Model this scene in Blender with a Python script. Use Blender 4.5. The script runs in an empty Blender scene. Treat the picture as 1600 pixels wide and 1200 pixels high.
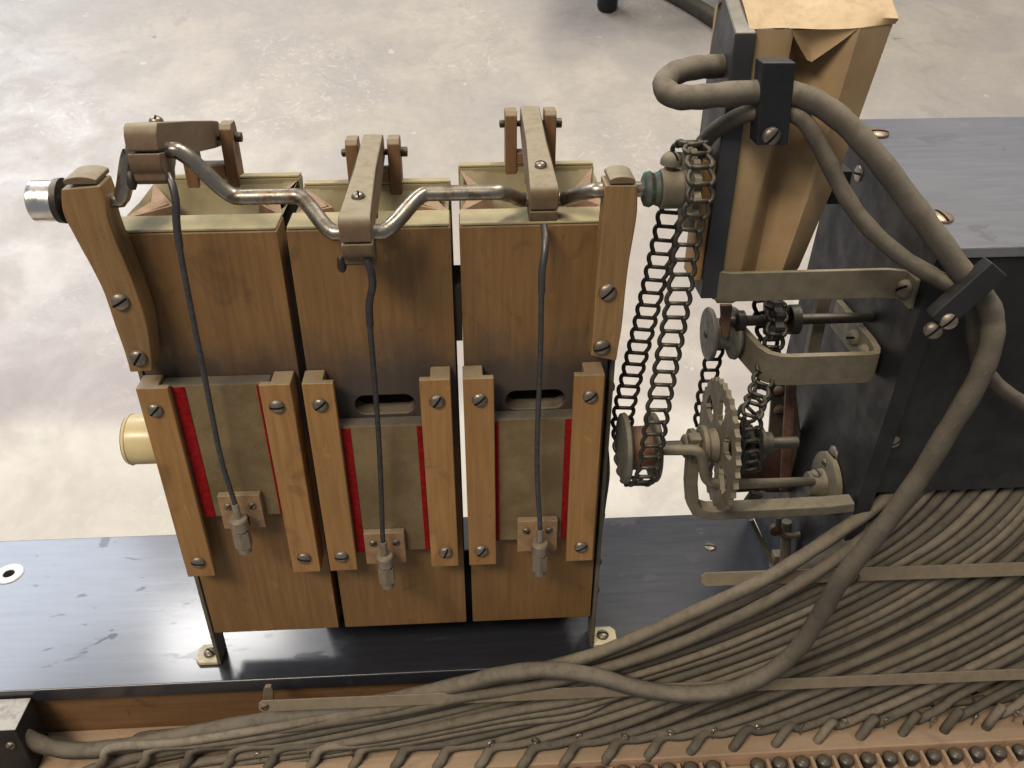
import bpy, bmesh, math, random
from mathutils import Vector, Matrix
random.seed(7)
SC = bpy.context.scene
COL = SC.collection

# ------------------------------------------------------------------ camera
CAM = Vector((.173, -.3993, .441)); PITCH = math.radians(32.38); YAW = math.radians(-3.29); FPX = 1340.0
cf = Vector((-math.sin(YAW)*math.cos(PITCH), math.cos(YAW)*math.cos(PITCH), -math.sin(PITCH)))
cr_ = Vector((math.cos(YAW), math.sin(YAW), 0)); cu = cr_.cross(cf)
cd = bpy.data.cameras.new('camera'); co = bpy.data.objects.new('camera', cd); COL.objects.link(co)
co.location = CAM; co.rotation_euler = (math.radians(90)-PITCH, 0, YAW)
cd.sensor_width = 36; cd.lens = 36*FPX/1600; cd.clip_start = .01; cd.clip_end = 100
SC.camera = co

# the floor plane, in the frame of the instrument (the instrument leans back on its stand)
TILT = math.radians(20)
FN = Vector((0, -math.sin(TILT), math.cos(TILT)))
FP = CAM - FN*1.35
FX = Vector((1, 0, 0)); FY = FN.cross(FX)

# ------------------------------------------------------------------ light
w = bpy.data.worlds.new('World'); SC.world = w; w.use_nodes = True
w.node_tree.nodes['Background'].inputs[0].default_value = (.78, .80, .86, 1)
w.node_tree.nodes['Background'].inputs[1].default_value = .27
def lamp(name, loc, target, sx, sy, power, col):
    l = bpy.data.lights.new(name, 'AREA'); l.shape = 'RECTANGLE'; l.size = sx; l.size_y = sy
    l.energy = power; l.color = col
    o = bpy.data.objects.new(name, l); COL.objects.link(o); o.location = loc
    o.rotation_euler = (Vector(target)-Vector(loc)).to_track_quat('-Z', 'Y').to_euler()
lamp('ceiling_lamp_front', (-.9, -1.5, 2.2), (.2, 0, .1), 1.3, .5, 62, (1, .86, .68))
lamp('ceiling_lamp_far', (1.3, .9, 3.6), (.4, 1.2, -.6), 2.4, .5, 125, (1, .92, .80))
lamp('side_window', (-2.9, 3.4, 3.1), (-.1, .1, 0), 2.0, 1.5, 85, (.78, .86, 1))
_v = cf + cr_*((40-800)/FPX) + cu*((600-770)/FPX); _p = CAM+_v*((FP-CAM).dot(FN)/_v.dot(FN)); _d = _p-CAM; _r = (_d-FN*(2*_d.dot(FN))).normalized()
lamp('ceiling_lamp_left', _p+_r*4.2, _p, 1.6, .45, 34, (1, .97, .92))
_v = cf + cr_*((350-800)/FPX) + cu*((600-985)/FPX); _p = CAM+_v*((-.03-CAM.z)/_v.z); _d = (_p-CAM).normalized(); _d.z = -_d.z
lamp('ceiling_lamp_back', _p+_d*5.4, _p, .75, .40, 40, (1, .97, .94))
SC.view_settings.view_transform = 'Standard'; SC.view_settings.look = 'None'
SC.view_settings.exposure = 0; SC.view_settings.gamma = 1; SC.view_settings.use_curve_mapping = False
SC.render.engine = 'CYCLES'; SC.cycles.use_denoising = True; SC.cycles.max_bounces = 6

# ------------------------------------------------------------------ helpers
def P(px, py, x=None, y=None, z=None):
    """point where the sight line of a photograph pixel meets the plane x=, y= or z="""
    v = cf + cr_*((px-800)/FPX) + cu*((600-py)/FPX)
    if x is not None: t = (x-CAM.x)/v.x
    elif y is not None: t = (y-CAM.y)/v.y
    else: t = (z-CAM.z)/v.z
    return CAM + v*t
V = Vector
def lerp(a, b, t): return a+(b-a)*t
def interp(x, xs, ys):
    if x <= xs[0]: return ys[0]
    for i in range(len(xs)-1):
        if x <= xs[i+1]: return lerp(ys[i], ys[i+1], (x-xs[i])/(xs[i+1]-xs[i]))
    return ys[-1]
def cat(pts, n=8, closed=False):
    pts = [V(p) for p in pts]; out = []; N = len(pts)
    for i in range(N if closed else N-1):
        if closed: a, b, c, d = pts[i-1], pts[i], pts[(i+1) % N], pts[(i+2) % N]
        else: a, b, c, d = pts[max(i-1, 0)], pts[i], pts[i+1], pts[min(i+2, N-1)]
        for k in range(n):
            t = k/n
            out.append(.5*((2*b)+(c-a)*t+(2*a-5*b+4*c-d)*t*t+(3*b-a-3*c+d)*t*t*t))
    if not closed: out.append(pts[-1])
    return out
def frame(n):
    n = V(n).normalized()
    a = V((0, 0, 1)) if abs(n.z) < .9 else V((1, 0, 0))
    u = a.cross(n).normalized(); return u, n.cross(u), n

class MB:
    def __init__(s): s.v = []; s.f = []; s.m = []
    def add(s, vs, fs, m=0):
        o = len(s.v); s.v += [V(v) for v in vs]; s.f += [tuple(i+o for i in f) for f in fs]; s.m += [m]*len(fs); return s
    def box(s, a, b, m=0):
        x0, y0, z0 = a; x1, y1, z1 = b
        return s.add([(x0,y0,z0),(x1,y0,z0),(x1,y1,z0),(x0,y1,z0),(x0,y0,z1),(x1,y0,z1),(x1,y1,z1),(x0,y1,z1)],
                     [(0,3,2,1),(4,5,6,7),(0,1,5,4),(1,2,6,5),(2,3,7,6),(3,0,4,7)], m)
    def obox(s, c, X, Y, Z, m=0):
        c = V(c); X = V(X); Y = V(Y); Z = V(Z)
        return s.add([c-X-Y-Z, c+X-Y-Z, c+X+Y-Z, c-X+Y-Z, c-X-Y+Z, c+X-Y+Z, c+X+Y+Z, c-X+Y+Z],
                     [(0,3,2,1),(4,5,6,7),(0,1,5,4),(1,2,6,5),(2,3,7,6),(3,0,4,7)], m)
    def prism(s, poly, ext, m=0):
        n = len(poly); ext = V(ext); poly = [V(p) for p in poly]
        return s.add(poly+[p+ext for p in poly], [tuple(range(n))[::-1], tuple(range(n, 2*n))]+[(i, (i+1) % n, (i+1) % n+n, i+n) for i in range(n)], m)
    def tube(s, pts, r, seg=12, m=0, caps=True, closed=False):
        pts = [V(p) for p in pts]; n = len(pts); vs = []; fs = []
        rs = r if isinstance(r, (list, tuple)) else [r]*n
        t0 = (pts[1]-pts[0]).normalized(); u, v_, _ = frame(t0); prev = t0
        for i, p in enumerate(pts):
            if closed: t = (pts[(i+1) % n]-pts[i-1]).normalized()
            else: t = (pts[min(i+1, n-1)]-pts[max(i-1, 0)]).normalized()
            q = prev.rotation_difference(t); u = q @ u; u = (u-t*u.dot(t)).normalized(); prev = t; w_ = t.cross(u)
            for k in range(seg):
                a = 2*math.pi*k/seg; vs.append(p+(u*math.cos(a)+w_*math.sin(a))*rs[i])
        for i in range(n if closed else n-1):
            j = (i+1) % n
            for k in range(seg): fs.append((i*seg+k, i*seg+(k+1) % seg, j*seg+(k+1) % seg, j*seg+k))
        if caps and not closed: fs += [tuple(range(seg))[::-1], tuple(range((n-1)*seg, n*seg))]
        return s.add(vs, fs, m)
    def lathe(s, c, axis, prof, seg=20, m=0):
        u, v_, n = frame(axis); c = V(c); vs = []; fs = []
        for t, r in prof:
            for k in range(seg):
                a = 2*math.pi*k/seg; vs.append(c+n*t+(u*math.cos(a)+v_*math.sin(a))*max(r, 1e-6))
        for i in range(len(prof)-1):
            for k in range(seg): fs.append((i*seg+k, i*seg+(k+1) % seg, (i+1)*seg+(k+1) % seg, (i+1)*seg+k))
        fs += [tuple(range(seg))[::-1], tuple(range((len(prof)-1)*seg, len(prof)*seg))]
        return s.add(vs, fs, m)
    def build(s, name, mats, parent=None, bevel=0, bseg=2, smooth=True, ang=35, recalc=True):
        if not isinstance(mats, (list, tuple)): mats = [mats]
        if parent is not None: off = LOC[parent.name]
        else:
            lo = [min(v[i] for v in s.v) for i in range(3)]; hi = [max(v[i] for v in s.v) for i in range(3)]
            off = V(((lo[0]+hi[0])/2, (lo[1]+hi[1])/2, lo[2]))
        me = bpy.data.meshes.new(name); me.from_pydata([v-off for v in s.v], [], s.f)
        for mm in mats: me.materials.append(mm)
        for p, i in zip(me.polygons, s.m): p.material_index = i
        if recalc:
            bm = bmesh.new(); bm.from_mesh(me); bmesh.ops.recalc_face_normals(bm, faces=bm.faces); bm.to_mesh(me); bm.free()
        if smooth: me.shade_smooth(); me.set_sharp_from_angle(angle=math.radians(ang))
        o = bpy.data.objects.new(name, me); COL.objects.link(o)
        if parent is None: o.location = off
        else: o.parent = parent
        LOC[o.name] = off
        if bevel:
            b = o.modifiers.new('bevel', 'BEVEL'); b.width = bevel; b.segments = bseg; b.limit_method = 'ANGLE'; b.angle_limit = math.radians(38); b.harden_normals = True
        return o
LOC = {}
def tag(o, label, cat_, group=None):
    o['label'] = label; o['category'] = cat_
    if group: o['group'] = group
    return o
def thing(name, loc, label, cat_, group=None):
    o = bpy.data.objects.new(name, None); o.empty_display_size = .01; COL.objects.link(o); o.location = loc; LOC[o.name] = V(loc)
    return tag(o, label, cat_, group)

# ------------------------------------------------------------------ materials
def lin(c): return tuple(c)+(1,)
class NT:
    def __init__(s, name):
        s.mat = bpy.data.materials.new(name); s.mat.use_nodes = True; s.t = s.mat.node_tree; s.n = s.t.nodes; s.l = s.t.links
        s.b = s.n['Principled BSDF']; s.geo = s.n.new('ShaderNodeNewGeometry')
    def inp(s, sock, val):
        if hasattr(val, 'is_output'): s.l.new(val, sock)
        elif isinstance(val, (tuple, list)): sock.default_value = lin(val) if len(val) == 3 and sock.type == 'RGBA' else val
        else: sock.default_value = val
    def noise(s, scale, detail=4, rough=.55, stretch=(1, 1, 1), dist=0, off=(0, 0, 0), vec=None):
        mp = s.n.new('ShaderNodeMapping'); s.l.new(vec or s.geo.outputs['Position'], mp.inputs[0]); mp.inputs['Scale'].default_value = stretch; mp.inputs['Location'].default_value = off
        t = s.n.new('ShaderNodeTexNoise'); s.l.new(mp.outputs[0], t.inputs['Vector'])
        t.inputs['Scale'].default_value = scale; t.inputs['Detail'].default_value = detail; t.inputs['Roughness'].default_value = rough; t.inputs['Distortion'].default_value = dist
        return t.outputs[0]
    def ramp(s, val, a, b, lo=0., hi=1.):
        r = s.n.new('ShaderNodeMapRange'); r.interpolation_type = 'SMOOTHSTEP'; s.l.new(val, r.inputs[0])
        r.inputs[1].default_value = a; r.inputs[2].default_value = b; r.inputs[3].default_value = lo; r.inputs[4].default_value = hi
        return r.outputs[0]
    def mix(s, f, a, b):
        m = s.n.new('ShaderNodeMix'); m.data_type = 'RGBA'; s.inp(m.inputs[0], f); s.inp(m.inputs[6], a); s.inp(m.inputs[7], b); return m.outputs[2]
    def math(s, op, a, b=0.):
        m = s.n.new('ShaderNodeMath'); m.operation = op; s.inp(m.inputs[0], a); s.inp(m.inputs[1], b); return m.outputs[0]
    def sep(s, vec):
        m = s.n.new('ShaderNodeSeparateXYZ'); s.l.new(vec, m.inputs[0]); return m.outputs
    def bump(s, h, strength=.3, dist=.0005):
        b = s.n.new('ShaderNodeBump'); b.inputs['Strength'].default_value = strength; b.inputs['Distance'].default_value = dist; s.l.new(h, b.inputs['Height']); s.l.new(b.outputs[0], s.b.inputs['Normal'])
    def done(s, col, rough, metal=0., spec=.5):
        s.inp(s.b.inputs['Base Color'], col); s.inp(s.b.inputs['Roughness'], rough); s.inp(s.b.inputs['Metallic'], metal); s.b.inputs['Specular IOR Level'].default_value = spec
        return s.mat
DUST = (.262, .226, .158)
def dusty(nt, col, amount, lo=.25, hi=.95, scale=180, dust=DUST):
    """dust settled on upward faces"""
    z = nt.sep(nt.geo.outputs['Normal'])[2]
    f = nt.math('MULTIPLY', nt.ramp(z, lo, hi), nt.ramp(nt.noise(scale, 5, .65), .25, .6, .55, 1.))
    f = nt.math('MULTIPLY', f, amount)
    return nt.mix(f, col, dust), f
def wood(name, a, b, axis=2, dust=.6, grain=60, rough=.55, stain=None):
    nt = NT(name); st = [1, 1, 1]; st[axis] = .06
    oi = nt.n.new('ShaderNodeObjectInfo'); va = nt.n.new('ShaderNodeVectorMath'); va.operation = 'ADD'
    sc_ = nt.n.new('ShaderNodeVectorMath'); sc_.operation = 'SCALE'; sc_.inputs[0].default_value = (3.1, 1.7, 2.3); nt.l.new(oi.outputs['Random'], sc_.inputs['Scale'])
    nt.l.new(nt.geo.outputs['Position'], va.inputs[0]); nt.l.new(sc_.outputs[0], va.inputs[1]); vec = va.outputs[0]
    g = nt.noise(grain*6, 5, .6, st, .4, vec=vec); g2 = nt.noise(grain*.6, 3, .5, [1 if i != axis else .35 for i in range(3)], vec=vec)
    c = nt.mix(nt.ramp(g, .3, .7), a, b)
    c = nt.mix(nt.ramp(g2, .35, .7, 0, .45), c, tuple(x*.55 for x in a))
    c = nt.mix(nt.ramp(nt.noise(900, 2, .5), .55, .75, 0, .25), c, tuple(x*.5 for x in b))
    c = nt.mix(nt.math('MULTIPLY', oi.outputs['Random'], .3), c, tuple(x*.6 for x in a))
    c = nt.mix(nt.ramp(nt.noise(35, 4, .6, (1, 1, .8), 1.0, vec=vec), .58, .70, 0, .35), c, tuple(x*.35 for x in b))
    c = nt.mix(nt.ramp(nt.noise(90, 3, .6, (1, 1, .5), .5, off=(4, 1, 2), vec=vec), .66, .72, 0, .2), c, tuple(min(1, x*1.6) for x in a))
    c = nt.mix(nt.ramp(nt.noise(260, 2, .5, (2.2, 1, .25), 1.5, off=(7, 5, 2), vec=vec), .70, .73, 0, .5), c, tuple(x*.3 for x in b))
    if stain:
        x, y, z = nt.sep(nt.geo.outputs['Position'])
        zz = nt.math('ADD', z, nt.math('MULTIPLY', nt.math('SUBTRACT', nt.noise(26, 5, .65), .5), .060))
        band = nt.math('MULTIPLY', nt.ramp(zz, stain[0], stain[1]), nt.ramp(zz, stain[2], stain[3], 1, 0))
        c = nt.mix(nt.math('MULTIPLY', band, .84), c, (.042, .040, .040))
    c, f = dusty(nt, c, dust)
    nt.bump(nt.math('ADD', g, nt.noise(700, 3)), .12, .0003)
    return nt.done(c, nt.ramp(g2, .3, .7, rough-.08, rough+.12), 0, .35)
def metal(name, a, b, rough=.4, metallic=.9, dust=.5, scale=220, bumpy=.15, spots=None):
    nt = NT(name); g = nt.noise(scale, 5, .65)
    c = nt.mix(nt.ramp(g, .35, .65), a, b)
    oi = nt.n.new('ShaderNodeObjectInfo'); c = nt.mix(nt.math('MULTIPLY', oi.outputs['Random'], .5), c, tuple(x*.45 for x in b))
    if spots: c = nt.mix(nt.ramp(nt.noise(scale*.45, 4, .6, off=(3, 1, 2)), .52, .6), c, spots)
    c, f = dusty(nt, c, dust)
    nt.bump(nt.noise(scale*4, 3), bumpy, .0003)
    return nt.done(c, nt.ramp(g, .3, .7, rough-.1, rough+.15), nt.math('MULTIPLY', nt.math('SUBTRACT', 1., f), metallic))
def plain(name, a, b=None, rough=.6, dust=.5, scale=150, bump=.15, spec=.4, bscale=None, lo=.25, dcol=DUST):
    nt = NT(name); b = b or tuple(x*.65 for x in a); g = nt.noise(scale, 5, .6)
    c = nt.mix(nt.ramp(g, .3, .7), a, b); c, f = dusty(nt, c, dust, lo, dust=dcol)
    nt.bump(nt.noise(bscale or scale*5, 3), bump, .0004)
    return nt.done(c, nt.ramp(g, .3, .7, rough-.08, min(1, rough+.1)), 0, spec)

M = {}
M['front'] = wood('front_board_wood', (.248, .138, .052), (.180, .096, .036), 2, .5, 60, .5, stain=(.145, .168, .192, .232))
M['guide'] = wood('guide_wood', (.365, .200, .074), (.275, .143, .050), 2, .85, 60, .5)
M['bracket'] = wood('bracket_wood', (.262, .158, .066), (.19, .11, .045), 2, .85, 70, .5)
M['clevis'] = wood('clevis_wood', (.23, .125, .062), (.16, .085, .042), 2, .8, 70, .55)
M['rod'] = wood('connecting_rod_wood', (.165, .108, .062), (.125, .080, .046), 1, 1., 70, .6)
M['tan'] = wood('rail_wood', (.26, .145, .068), (.19, .10, .045), 0, .4, 50, .55)
M['pale'] = wood('valve_board_wood', (.56, .375, .245), (.44, .285, .18), 0, .45, 50, .6)
M['cream'] = plain('cream_cloth', (.43, .375, .215), (.33, .285, .155), .8, .5, 45, .3, .25, 900)
M['inner'] = plain('bellows_inner_cloth', (.275, .24, .14), (.20, .17, .095), .85, .45, 40, .3, .2, 900)
M['pink'] = plain('pink_bellows_cloth', (.33, .205, .135), (.24, .145, .095), .8, .3, 120, .3, .25, 900)
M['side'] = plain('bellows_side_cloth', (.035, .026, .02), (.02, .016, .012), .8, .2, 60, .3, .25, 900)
M['khaki'] = plain('slide_face', (.205, .150, .082), (.135, .098, .052), .9, .9, 45, .9, .15, 1300, .25, (.105, .098, .085))
M['felt'] = plain('red_felt', (.27, .010, .012), (.17, .005, .007), .95, .15, 300, .4, .1, 2500)
M['plate'] = plain('pivot_plate', (.33, .20, .10), (.22, .14, .08), .6, .7, 200, .2)
M['nut'] = metal('dusty_nut_metal', (.36, .30, .24), (.30, .25, .195), .45, .6, .6, 220, .05)
M['screw'] = metal('screw_metal', (.30, .26, .22), (.20, .17, .14), .38, .8, .35, 400)
M['slot'] = plain('slot_dark', (.012, .01, .009), None, .9, 0, 100, 0, .1)
M['wire'] = metal('valve_wire', (.10, .10, .105), (.07, .068, .07), .45, .7, .25, 300)
M['crank'] = metal('crank_steel', (.52, .475, .40), (.36, .32, .265), .33, 1., .3, 160, .1, (.20, .15, .11))
M['silver'] = metal('bright_cap_metal', (.85, .83, .80), (.72, .70, .66), .25, 1., .05, 120, .1)
M['darkmetal'] = metal('dark_steel', (.07, .06, .052), (.045, .04, .035), .5, .6, .45, 250)
M['chain'] = metal('chain_steel', (.07, .062, .05), (.04, .036, .03), .5, .55, .45, 500)
M['chainold'] = metal('dark_greasy_chain', (.03, .028, .025), (.02, .018, .016), .5, .4, .3, 500)
M['cast'] = plain('dusty_cast_metal', (.135, .118, .085), (.10, .086, .06), .62, .95, 130, .2, .4)
M['rust'] = plain('rusty_metal', (.13, .06, .035), (.08, .04, .026), .75, .5, 200, .3)
M['brass'] = plain('painted_foot_plate', (.60, .53, .36), (.50, .43, .28), .4, .2, 200, .1, .5)
M['strip'] = plain('dusty_strip', (.17, .135, .09), (.13, .10, .068), .65, .9, 120, .2)
M['copper'] = metal('copper_screw', (.42, .28, .20), (.32, .22, .16), .35, .9, .5, 300)
M['eye'] = metal('eye_screw_metal', (.50, .46, .40), (.30, .26, .22), .3, .9, .2, 500)
M['pulley'] = plain('grey_pulley', (.12, .115, .095), (.08, .078, .066), .6, .6, 200, .2)
M['barrel'] = plain('red_brown_barrel', (.20, .085, .045), (.13, .055, .03), .6, .4, 200, .2)
M['button'] = plain('black_button', (.026, .022, .024), (.016, .014, .015), .35, .4, 300, .1, .5)
M['tube_end'] = M['slot']
M['cyl'] = plain('cream_painted_tube', (.68, .57, .32), (.58, .46, .24), .35, .15, 50, .15, .5, 250)
M['board_black'] = plain('black_painted_board', (.016, .0165, .019), (.010, .0105, .0125), .5, .22, 60, .2, .3, 500, .35, (.2, .19, .18))

def rubber(name, a, d, amt):
    nt = NT(name); g = nt.noise(60, 4, .6); n2 = nt.noise(900, 4, .7)
    oi = nt.n.new('ShaderNodeObjectInfo'); c = nt.mix(nt.ramp(g, .3, .7), a, tuple(x*.7 for x in a)); d = nt.mix(oi.outputs['Random'], tuple(x*.72 for x in d), tuple(x*1.12 for x in d))
    z = nt.sep(nt.geo.outputs['Normal'])[2]
    f = nt.math('MULTIPLY', nt.ramp(z, -.25, .75), nt.ramp(nt.noise(140, 5, .7, off=(1, 2, 3)), .25, .6, .45, 1))
    c = nt.mix(nt.math('MULTIPLY', f, amt), c, d)
    c = nt.mix(nt.ramp(n2, .58, .72, 0, .35), c, nt.mix(.5, d, (.34, .30, .235)))
    nt.bump(n2, .35, .0004)
    return nt.done(c, .85, 0, .25)
M['rubber'] = rubber('dusty_rubber_tube', (.080, .070, .055), (.235, .200, .150), .9)
M['rubber2'] = rubber('dusty_rubber_tube_shaded', (.060, .055, .047), (.175, .152, .117), .85)  # for lower tubes: less dust, plus the bundle's shade put into the colour
M['hose'] = rubber('dusty_rubber_hose', (.075, .066, .055), (.240, .208, .160), .8)

def lacquer(name, base, rough, wear):
    nt = NT(name); st = (.25, 2.5, 1)
    streak = nt.noise(120, 5, .65, st); blot = nt.noise(26, 4, .55, (1, 1.6, 1), .6); speck = nt.noise(75, 2, .5, (1, 1.5, 1), off=(5, 2, 1))
    fine = nt.noise(500, 3, .6)
    c = nt.mix(nt.ramp(streak, .35, .75, 0, .25), base, tuple(x*1.7+.006 for x in base))
    c = nt.mix(nt.ramp(blot, .625, .66, 0, .7), c, tuple(x*.5 for x in base))
    dull = nt.math('MAXIMUM', nt.ramp(blot, .63, .66), nt.ramp(speck, .70, .73))
    r = nt.math('ADD', nt.ramp(streak, .25, .75, rough-.02, rough+.04), nt.math('MULTIPLY', dull, .22))
    nt.bump(nt.math('ADD', streak, nt.math('MULTIPLY', fine, .6)), .018, .0006)
    nt.b.inputs['Coat Weight'].default_value = wear; nt.b.inputs['Coat Roughness'].default_value = .14
    m = nt.done(c, r, 0, .8)
    z = nt.ramp(nt.sep(nt.geo.outputs['Normal'])[2], .0, .3)
    return m
M['lacquer'] = lacquer('black_lacquer', (.022, .023, .030), .33, .5)
M['lacquer_top'] = lacquer('sheen_black_lacquer', (.105, .110, .130), .38, .7)  # raised grey-blue base puts the top's reflected light into its colour

def concrete():
    nt = NT('concrete_floor')
    tc = nt.n.new('ShaderNodeTexCoord'); o = tc.outputs['Object']
    big = nt.noise(2.4, 4, .6, vec=o, dist=.5); mid = nt.noise(6, 6, .65, vec=o, dist=.4); fin = nt.noise(40, 5, .7, vec=o)
    wht = nt.noise(19, 4, .65, vec=o, off=(3, 7, 0)); drk = nt.noise(9, 3, .6, vec=o, off=(11, 3, 0), stretch=(1, 1.8, 1), dist=.8)
    x, y, z = nt.sep(o)
    c = nt.mix(nt.ramp(mid, .34, .68), (.51, .465, .405), (.40, .365, .325))
    c = nt.mix(nt.ramp(big, .38, .66, 0, .6), c, (.37, .342, .33))
    c = nt.mix(nt.ramp(fin, .35, .7, 0, .18), c, (.28, .255, .225))
    c = nt.mix(nt.ramp(wht, .665, .71, 0, .5), c, (.66, .63, .57))
    c = nt.mix(nt.ramp(drk, .72, .76, 0, .5), c, (.17, .15, .135))
    sc1 = nt.noise(26, 5, .7, vec=o, dist=2.2, off=(2, 9, 0)); scm = nt.ramp(nt.noise(2.1, 2, .5, vec=o, off=(6, 1, 0)), .50, .62)
    c = nt.mix(nt.math('MULTIPLY', nt.math('MULTIPLY', nt.ramp(sc1, .56, .60), scm), .38), c, (.64, .60, .55))
    stn = nt.noise(3.4, 5, .7, vec=o, dist=1.2, off=(1, 4, 0)); c = nt.mix(nt.ramp(stn, .60, .66, 0, .28), c, (.27, .245, .215))
    # bright glare on the near floor, painted into the concrete colour
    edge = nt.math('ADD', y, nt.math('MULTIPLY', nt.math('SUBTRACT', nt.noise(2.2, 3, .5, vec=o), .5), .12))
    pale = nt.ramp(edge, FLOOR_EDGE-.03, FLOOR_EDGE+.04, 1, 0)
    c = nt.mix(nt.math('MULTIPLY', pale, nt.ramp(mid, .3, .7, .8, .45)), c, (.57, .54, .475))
    purple = nt.math('MULTIPLY', nt.ramp(edge, FLOOR_EDGE, FLOOR_EDGE+.5, 1, 0), nt.ramp(x, .15, -.5, .2, .8))  # purple tint on the dim side of the painted light edge
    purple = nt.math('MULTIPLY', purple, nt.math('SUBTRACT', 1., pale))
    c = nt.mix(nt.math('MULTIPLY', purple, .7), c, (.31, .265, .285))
    nt.bump(nt.math('ADD', mid, nt.math('MULTIPLY', fin, .3)), .15, .004)
    return nt.done(c, nt.ramp(mid, .3, .7, .32, .5), 0, .5)
def floor_local(px, py):
    v = cf + cr_*((px-800)/FPX) + cu*((600-py)/FPX); t = (FP-CAM).dot(FN)/v.dot(FN); q = CAM+v*t-FP
    return q.dot(FX), q.dot(FY), CAM+v*t
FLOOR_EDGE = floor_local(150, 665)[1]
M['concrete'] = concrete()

# ------------------------------------------------------------------ small builders
def screw(c, n, r, parent, ang=0., mat='screw', name='screw', h=.5):
    u, v_, n = frame(n); c = V(c); mb = MB()
    prof = [(-.0005, r), (r*.12, r)]+[(r*.12+r*h*math.sin(a), r*math.cos(a)) for a in (.25, .55, .85, 1.15, 1.4, 1.55)]
    mb.lathe(c, n, prof, 18)
    d = u*math.cos(ang)+v_*math.sin(ang); e = n.cross(d); k = r*.13
    xs = [-.93, -.7, -.4, 0, .4, .7, .93]; vs = []; fs = []
    for t in xs:
        hh = r*.12+r*h*math.sqrt(max(0, 1-t*t))+.00012
        for sgn in (-1, 1): vs.append(c+d*(r*t)+e*(k*sgn)+n*hh)
    for i in range(len(xs)-1): fs.append((2*i, 2*i+1, 2*i+3, 2*i+2))
    mb.add(vs, fs, 1)
    return mb.build(name, [M[mat], M['slot']], parent, recalc=False)
YM = V((0, -1, 0)); ZP = V((0, 0, 1)); XM = V((-1, 0, 0)); XP = V((1, 0, 0))
R = random.uniform

# ================================================================== SETTING
fb = MB(); S = 14
fb.add([FP+FX*a+FY*b for a, b in ((-S, -3), (S, -3), (S, 22), (-S, 22))], [(0, 1, 2, 3)])
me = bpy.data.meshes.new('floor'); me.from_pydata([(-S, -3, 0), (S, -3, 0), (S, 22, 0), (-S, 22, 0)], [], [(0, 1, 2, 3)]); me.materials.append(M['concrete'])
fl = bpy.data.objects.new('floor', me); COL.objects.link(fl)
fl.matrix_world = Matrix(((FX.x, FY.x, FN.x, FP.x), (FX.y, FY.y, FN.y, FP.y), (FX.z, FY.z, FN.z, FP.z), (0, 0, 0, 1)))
fl['kind'] = 'structure'

# dark stool far behind: a leg, a slanted stretcher and seat, plus a shadow band on the floor
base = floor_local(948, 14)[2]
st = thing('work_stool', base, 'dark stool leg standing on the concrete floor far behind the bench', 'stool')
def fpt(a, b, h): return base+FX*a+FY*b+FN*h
MB().lathe(fpt(0, 0, .0), FN, [(0, .026), (.012, .031), (.05, .031), (.06, .027), (.5, .024)], 20).build('leg', M['board_black'], st)
MB().lathe(fpt(.5, .35, 0), FN, [(0, .026), (.012, .031), (.05, .031), (.06, .027), (.5, .024)], 20).build('leg', M['board_black'], st)
MB().lathe(fpt(.5, -.1, .0), FN, [(0, .026), (.012, .031), (.05, .031), (.06, .027), (.5, .024)], 20).build('leg', M['board_black'], st)
MB().obox(fpt(.30, .15, .52), FX*.36, FY*.32, FN*.022).build('seat', M['board_black'], st, .006)
mb = MB(); mb.tube(cat([floor_local(x_, y_)[2]+FN*.022 for x_, y_ in ((985, -30), (1035, -6), (1085, 22), (1140, 60), (1190, 110))], 6), .024, 14)  # dark tube laid on the floor in place of a soft shadow band
mb.build('shadow_band', plain('shadow_band_dark', (.060, .054, .046), None, .7, .5, 30), st)
MB().tube([fpt(0, 0, .16), fpt(.25, .1, .17), fpt(.5, -.1, .16)], .018, 12).build('stretcher', M['board_black'], st)

# ================================================================== DECK
DZ = -.03
dk = thing('deck_board', (0, .06, -.042), 'long black lacquered board carrying the wind motor, glossy and stained', 'board')
MB().box((-.36, -.0145, -.0415), (.4015, .133, DZ)).build('board', M['lacquer'], dk, .0012)
screw(P(1110, 855, z=DZ), ZP, .0046, dk, 1.3, 'screw', h=.25)
g = P(14, 897, z=DZ)
mb = MB(); pr = [(.0002, .0040), (.0009, .0046), (.0010, .0100), (.0002, .0106)]
u, v_, n = frame(ZP); vs = []; fs = []
for t, r in pr:
    for k in range(32): a = 2*math.pi*k/32; vs.append(g+n*t+(u*math.cos(a)+v_*math.sin(a))*r)
for i in range(3):
    for k in range(32): fs.append((i*32+k, i*32+(k+1) % 32, (i+1)*32+(k+1) % 32, (i+1)*32+k))
mb.add(vs, fs)
mb.build('grommet', plain('white_washer', (.82, .82, .80), None, .35, 0, 100, .05), dk)
MB().lathe(g, ZP, [(0, .0042), (.0004, .0041)], 24).build('hole', M['slot'], dk)

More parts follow.
